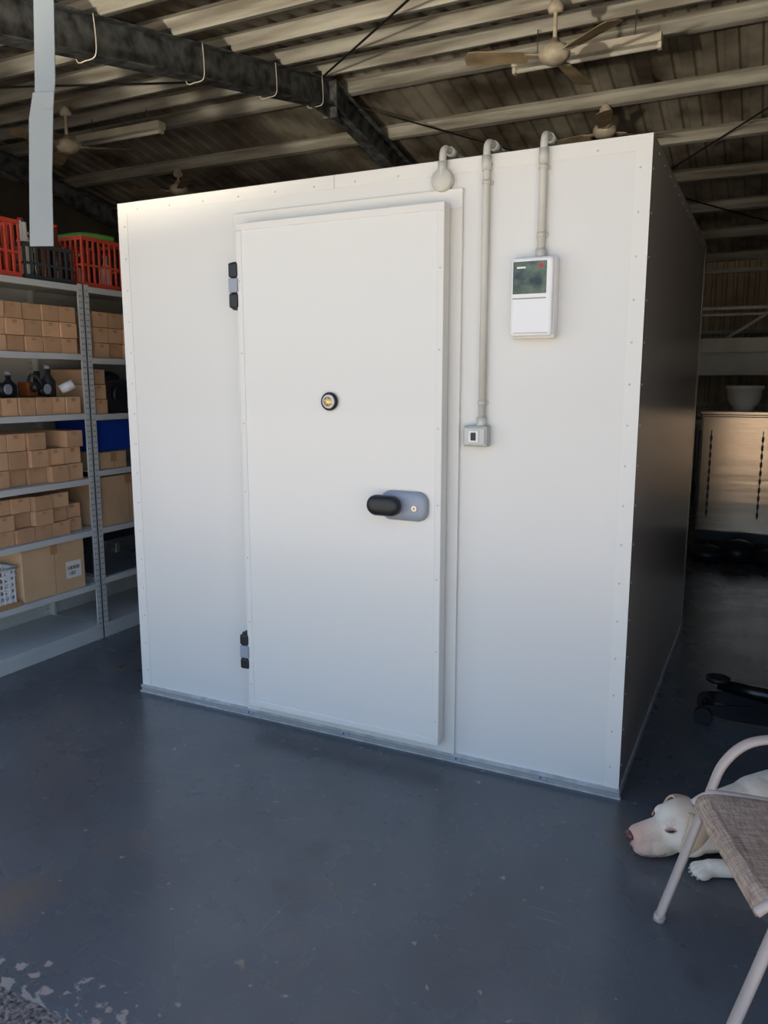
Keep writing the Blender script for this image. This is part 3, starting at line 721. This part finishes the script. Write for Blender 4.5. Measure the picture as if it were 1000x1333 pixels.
# ------------------------------------------------------------------ dog
def fur_mat():
    m = bpy.data.materials.new("white_fur"); m.use_nodes = True
    N = m.node_tree.nodes; L = m.node_tree.links; bs = N["Principled BSDF"]
    bs.inputs["Roughness"].default_value = 0.85
    bs.inputs["Sheen Weight"].default_value = 0.3
    tc = N.new("ShaderNodeTexCoord")
    n = N.new("ShaderNodeTexNoise"); n.inputs["Scale"].default_value = 9; n.inputs["Detail"].default_value = 6
    L.new(tc.outputs["Object"], n.inputs[0])
    r = N.new("ShaderNodeValToRGB"); r.color_ramp.elements[0].position = .35; r.color_ramp.elements[1].position = .65
    r.color_ramp.elements[0].color = (*srgb((222, 196, 168)), 1); r.color_ramp.elements[1].color = (*srgb((244, 232, 214)), 1)
    L.new(n.outputs["Fac"], r.inputs[0])
    sep = N.new("ShaderNodeSeparateXYZ"); L.new(tc.outputs["Object"], sep.inputs[0])
    ad = N.new("ShaderNodeMath"); ad.operation = 'MULTIPLY_ADD'; ad.inputs[1].default_value = 0.06
    L.new(n.outputs["Fac"], ad.inputs[0]); L.new(sep.outputs["X"], ad.inputs[2])
    r2 = N.new("ShaderNodeMapRange"); r2.inputs["From Min"].default_value = 0.10; r2.inputs["From Max"].default_value = 0.185
    L.new(ad.outputs[0], r2.inputs["Value"])
    mx = N.new("ShaderNodeMix"); mx.data_type = 'RGBA'; mx.inputs[7].default_value = (*srgb((212, 162, 142)), 1)
    L.new(r2.outputs[0], mx.inputs[0]); L.new(r.outputs[0], mx.inputs[6]); L.new(mx.outputs[2], bs.inputs["Base Color"])
    n2 = N.new("ShaderNodeTexNoise"); n2.inputs["Scale"].default_value = 180; L.new(tc.outputs["Object"], n2.inputs[0])
    bp = N.new("ShaderNodeBump"); bp.inputs["Strength"].default_value = 0.4; bp.inputs["Distance"].default_value = 0.004
    L.new(n2.outputs["Fac"], bp.inputs["Height"]); L.new(bp.outputs[0], bs.inputs["Normal"])
    return m
M['fur'] = fur_mat(); M['nose'] = mat("dog_nose", (100, 66, 62), 0.35); M['eye'] = mat("dog_eye", (30, 20, 16), 0.15)
M['lip'] = mat("dog_lip", (150, 108, 96), 0.6); M['claw'] = mat("dog_claw", (196, 180, 160), 0.5); M['rim'] = mat("dog_eye_rim", (186, 140, 122), 0.7)
M['ear'] = mat("dog_ear_tan", (222, 190, 158), 0.85, var=0.12, vscale=20, bump=0.3, bscale=150)
dog = empty("sleeping_dog")
b = B()
def cx_(x): return x if x < 0.04 else 0.04+(x-0.04)*0.74
def chain(pts, rs, k='fur', n=5):
    P = smooth(pts, n); m = len(P); R = []
    for i in range(m):
        q = i/n; j = min(int(q), len(rs)-2); R.append(rs[j]+(rs[j+1]-rs[j])*(q-j))
    b.tube(P, R, k, 18)
    b.sph(P[0], R[0], k); b.sph(P[-1], R[-1], k)
b.sph((0.0, 0, 0.100), (0.078, 0.066, 0.060), 'fur', rot=(0, 0.12, 0))
b.sph((0.020, 0, 0.078), (0.064, 0.064, 0.056), 'fur')
b.sph((-0.01, 0.036, 0.060), (0.050, 0.034, 0.042), 'fur'); b.sph((-0.01, -0.036, 0.060), (0.050, 0.034, 0.042), 'fur')
b.tube([(cx_(x_), 0, z_) for x_, z_ in ((0.035, 0.086), (0.075, 0.076), (0.125, 0.069), (0.165, 0.063), (0.182, 0.060))], [0.050, 0.038, 0.034, 0.031, 0.024], 'fur', 20)
b.sph((cx_(0.168)-0.004, 0, 0.057), (0.020, 0.032, 0.028), 'fur')
for s in (1, -1):
    b.sph((cx_(0.135), s*0.017, 0.042), (0.036, 0.021, 0.027), 'fur')
    b.sph((cx_(0.085), s*0.024, 0.044), (0.036, 0.020, 0.028), 'fur')
    b.sph((0.050, s*0.033, 0.121), (0.020, 0.014, 0.011), 'fur', rot=(0, 0.4, 0))
b.sph((0.070, 0, 0.024), (0.070, 0.030, 0.020), 'fur')
chain([(-0.02, 0, 0.080), (-0.09, 0.0, 0.086), (-0.16, -0.01, 0.096), (-0.27, -0.01, 0.108)], [0.068, 0.074, 0.085, 0.102])
chain([(-0.24, -0.01, 0.108), (-0.34, -0.015, 0.115), (-0.48, -0.02, 0.110), (-0.62, -0.02, 0.104), (-0.74, -0.01, 0.102), (-0.84, 0, 0.085)], [0.102, 0.112, 0.108, 0.098, 0.099, 0.07])
b.sph((-0.30, 0, 0.09), (0.12, 0.13, 0.09), 'fur')
chain([(-0.26, 0.09, 0.09), (-0.33, 0.12, 0.055), (-0.22, 0.130, 0.032), (-0.10, 0.115, 0.027), (-0.03, 0.100, 0.024)], [0.052, 0.043, 0.030, 0.023, 0.023])
chain([(-0.26, -0.09, 0.09), (-0.33, -0.13, 0.055), (-0.20, -0.15, 0.032), (-0.08, -0.13, 0.027), (-0.02, -0.12, 0.024)], [0.052, 0.043, 0.030, 0.023, 0.023])
PAWS = ((-0.018, 0.098), (-0.01, -0.118))
for cx, cy in PAWS:
    b.sph((cx, cy, 0.020), (0.030, 0.028, 0.019), 'fur')
    for i in range(4):
        oy = (i-1.5)*0.0150; b.sph((cx+0.024-abs(i-1.5)*0.007, cy+oy, 0.016), (0.020, 0.0085, 0.0145), 'fur', u=12, v=8)
for s in (1, -1):
    chain([(-0.76, s*0.07, 0.090), (-0.62, s*0.13, 0.080), (-0.70, s*0.15, 0.05), (-0.79, s*0.145, 0.035), (-0.70, s*0.175, 0.028), (-0.60, s*0.185, 0.024)], [0.074, 0.060, 0.045, 0.030, 0.026, 0.026])
    for i in range(4):
        b.sph((-0.58-abs(i-1.5)*0.006, s*0.185+(i-1.5)*0.015, 0.016), (0.022, 0.009, 0.015), 'fur', u=12, v=8)
chain([(-0.85, 0, 0.08), (-0.95, 0.03, 0.035), (-1.05, 0.10, 0.02), (-1.08, 0.2, 0.016)], [0.03, 0.022, 0.015, 0.009])
body = b.done("body", dog)
rm = body.modifiers.new("r", 'REMESH'); rm.mode = 'VOXEL'; rm.voxel_size = 0.0042; rm.use_smooth_shade = True
sm = body.modifiers.new("s", 'SMOOTH'); sm.factor = 0.5; sm.iterations = 5
b = B()
for s in (1, -1):
    t_ = bmesh.new(); rows = []
    pe = [(-0.010, 0.040, 0.136, 0.018), (-0.016, 0.060, 0.142, 0.028), (-0.014, 0.076, 0.126, 0.034), (-0.004, 0.080, 0.098, 0.034), (0.010, 0.076, 0.068, 0.026), (0.024, 0.070, 0.046, 0.006)]
    P = smooth([Vector(p[:3]) for p in pe], 4); n_ = len(P)
    for i, p in enumerate(P):
        q = i/4; j = min(int(q), 4); w_ = pe[j][3]+(pe[j+1][3]-pe[j][3])*(q-j)
        rows.append([t_.verts.new((p.x+w_*c_, s*(p.y-0.012*c_*c_), p.z+0.006*c_)) for c_ in (-1, -0.6, -0.2, 0.2, 0.6, 1)])
    for r0, r1 in zip(rows, rows[1:]):
        for j in range(5): t_.faces.new((r0[j], r0[j+1], r1[j+1], r1[j]))
    bmesh.ops.recalc_face_normals(t_, faces=t_.faces); b.merge(t_, 'ear', True)
eo = b.done("ears", dog); md = eo.modifiers.new("s", 'SOLIDIFY'); md.thickness = 0.008; md.offset = 0; eo.modifiers.new("u", 'SUBSURF').levels = 1
nx_ = cx_(0.190)
b = B()
b.sph((nx_, 0, 0.068), (0.012, 0.018, 0.012), 'nose'); b.sph((nx_-0.003, 0, 0.057), (0.008, 0.007, 0.012), 'nose')
for s in (1, -1): b.sph((nx_+0.009, s*0.008, 0.066), (0.003, 0.004, 0.003), 'hole')
b.done("nose", dog)
b = B()
for s in (1, -1):
    ex = cx_(0.064)
    b.sph((ex, s*0.0435, 0.102), (0.012, 0.008, 0.005), 'eye', rot=(0, 0.25, s*-0.55))
    b.tube(smooth([(ex-0.014, s*0.0505, 0.104), (ex-0.001, s*0.0490, 0.109), (ex+0.013, s*0.0390, 0.102)], 4), 0.0028, 'rim', 6)
    b.tube(smooth([(ex-0.014, s*0.0505, 0.103), (ex-0.001, s*0.0495, 0.099), (ex+0.013, s*0.0390, 0.100)], 4), 0.0022, 'rim', 6)
b.done("eyes", dog)
b = B()
for s in (1, -1):
    b.tube(smooth([(cx_(0.186), s*0.004, 0.046), (cx_(0.172), s*0.026, 0.034), (cx_(0.14), s*0.0365, 0.026), (cx_(0.10), s*0.042, 0.027), (cx_(0.074), s*0.045, 0.034)], 4), 0.0015, 'lip', 6)
b.done("mouth", dog)
b = B()
for cx, cy in PAWS:
    for i in range(4): b.sph((cx+0.042-abs(i-1.5)*0.007, cy+(i-1.5)*0.0150, 0.010), (0.005, 0.0025, 0.0035), 'claw', u=8, v=6)
b.done("claws", dog)
dog.location = (0.256, -0.278, 0.0); dog.rotation_euler = (0, 0, math.radians(206+6)); dog.scale = (1.22, 1.22, 1.22)

# ------------------------------------------------------------------ lights & world
w = bpy.data.worlds.new("World"); scn.world = w; w.use_nodes = True
N = w.node_tree.nodes; L = w.node_tree.links
sky = N.new("ShaderNodeTexSky"); sky.sky_type = 'NISHITA'; sky.sun_disc = False
sky.sun_elevation = math.radians(62); sky.sun_rotation = math.radians(25); sky.dust_density = 3.0
bg = N["Background"]; L.new(sky.outputs[0], bg.inputs[0]); bg.inputs[1].default_value = 0.47
sd = bpy.data.lights.new("sun", 'SUN'); sd.energy = 15.5; sd.angle = math.radians(0.6); sd.color = (1.0, 0.92, 0.80)
so = bpy.data.objects.new("sun", sd); bpy.context.collection.objects.link(so)
dirv = Vector((-0.20, -0.42, -0.89)); so.rotation_euler = dirv.to_track_quat('-Z', 'Y').to_euler(); so.location = (3, 8, 12)
# added spot lamp standing in for warm bounced sunlight; its source is unseen
sp = bpy.data.lights.new("added_bounce_spot", 'SPOT'); sp.energy = 1500; sp.spot_size = math.radians(50); sp.spot_blend = 0.10; sp.color = (1.0, 0.88, 0.68); sp.shadow_soft_size = 0.10
spo = bpy.data.objects.new("added_bounce_spot", sp); bpy.context.collection.objects.link(spo); spo.location = (-2.6, -6.5, 0.9)
spo.rotation_euler = Vector((0.30, 6.5, 4.85)).to_track_quat('-Z', 'Y').to_euler()

# ------------------------------------------------------------------ camera
cd = bpy.data.cameras.new("camera"); cam = bpy.data.objects.new("camera", cd); bpy.context.collection.objects.link(cam)
cd.sensor_fit = 'VERTICAL'; cd.sensor_height = 36.0; cd.sensor_width = 27.0; cd.lens = 1012/1333*36
cam.location = (0.416, -2.882, 1.578); cam.rotation_euler = (math.radians(90-9.48), 0, math.radians(26.2))
scn.camera = cam
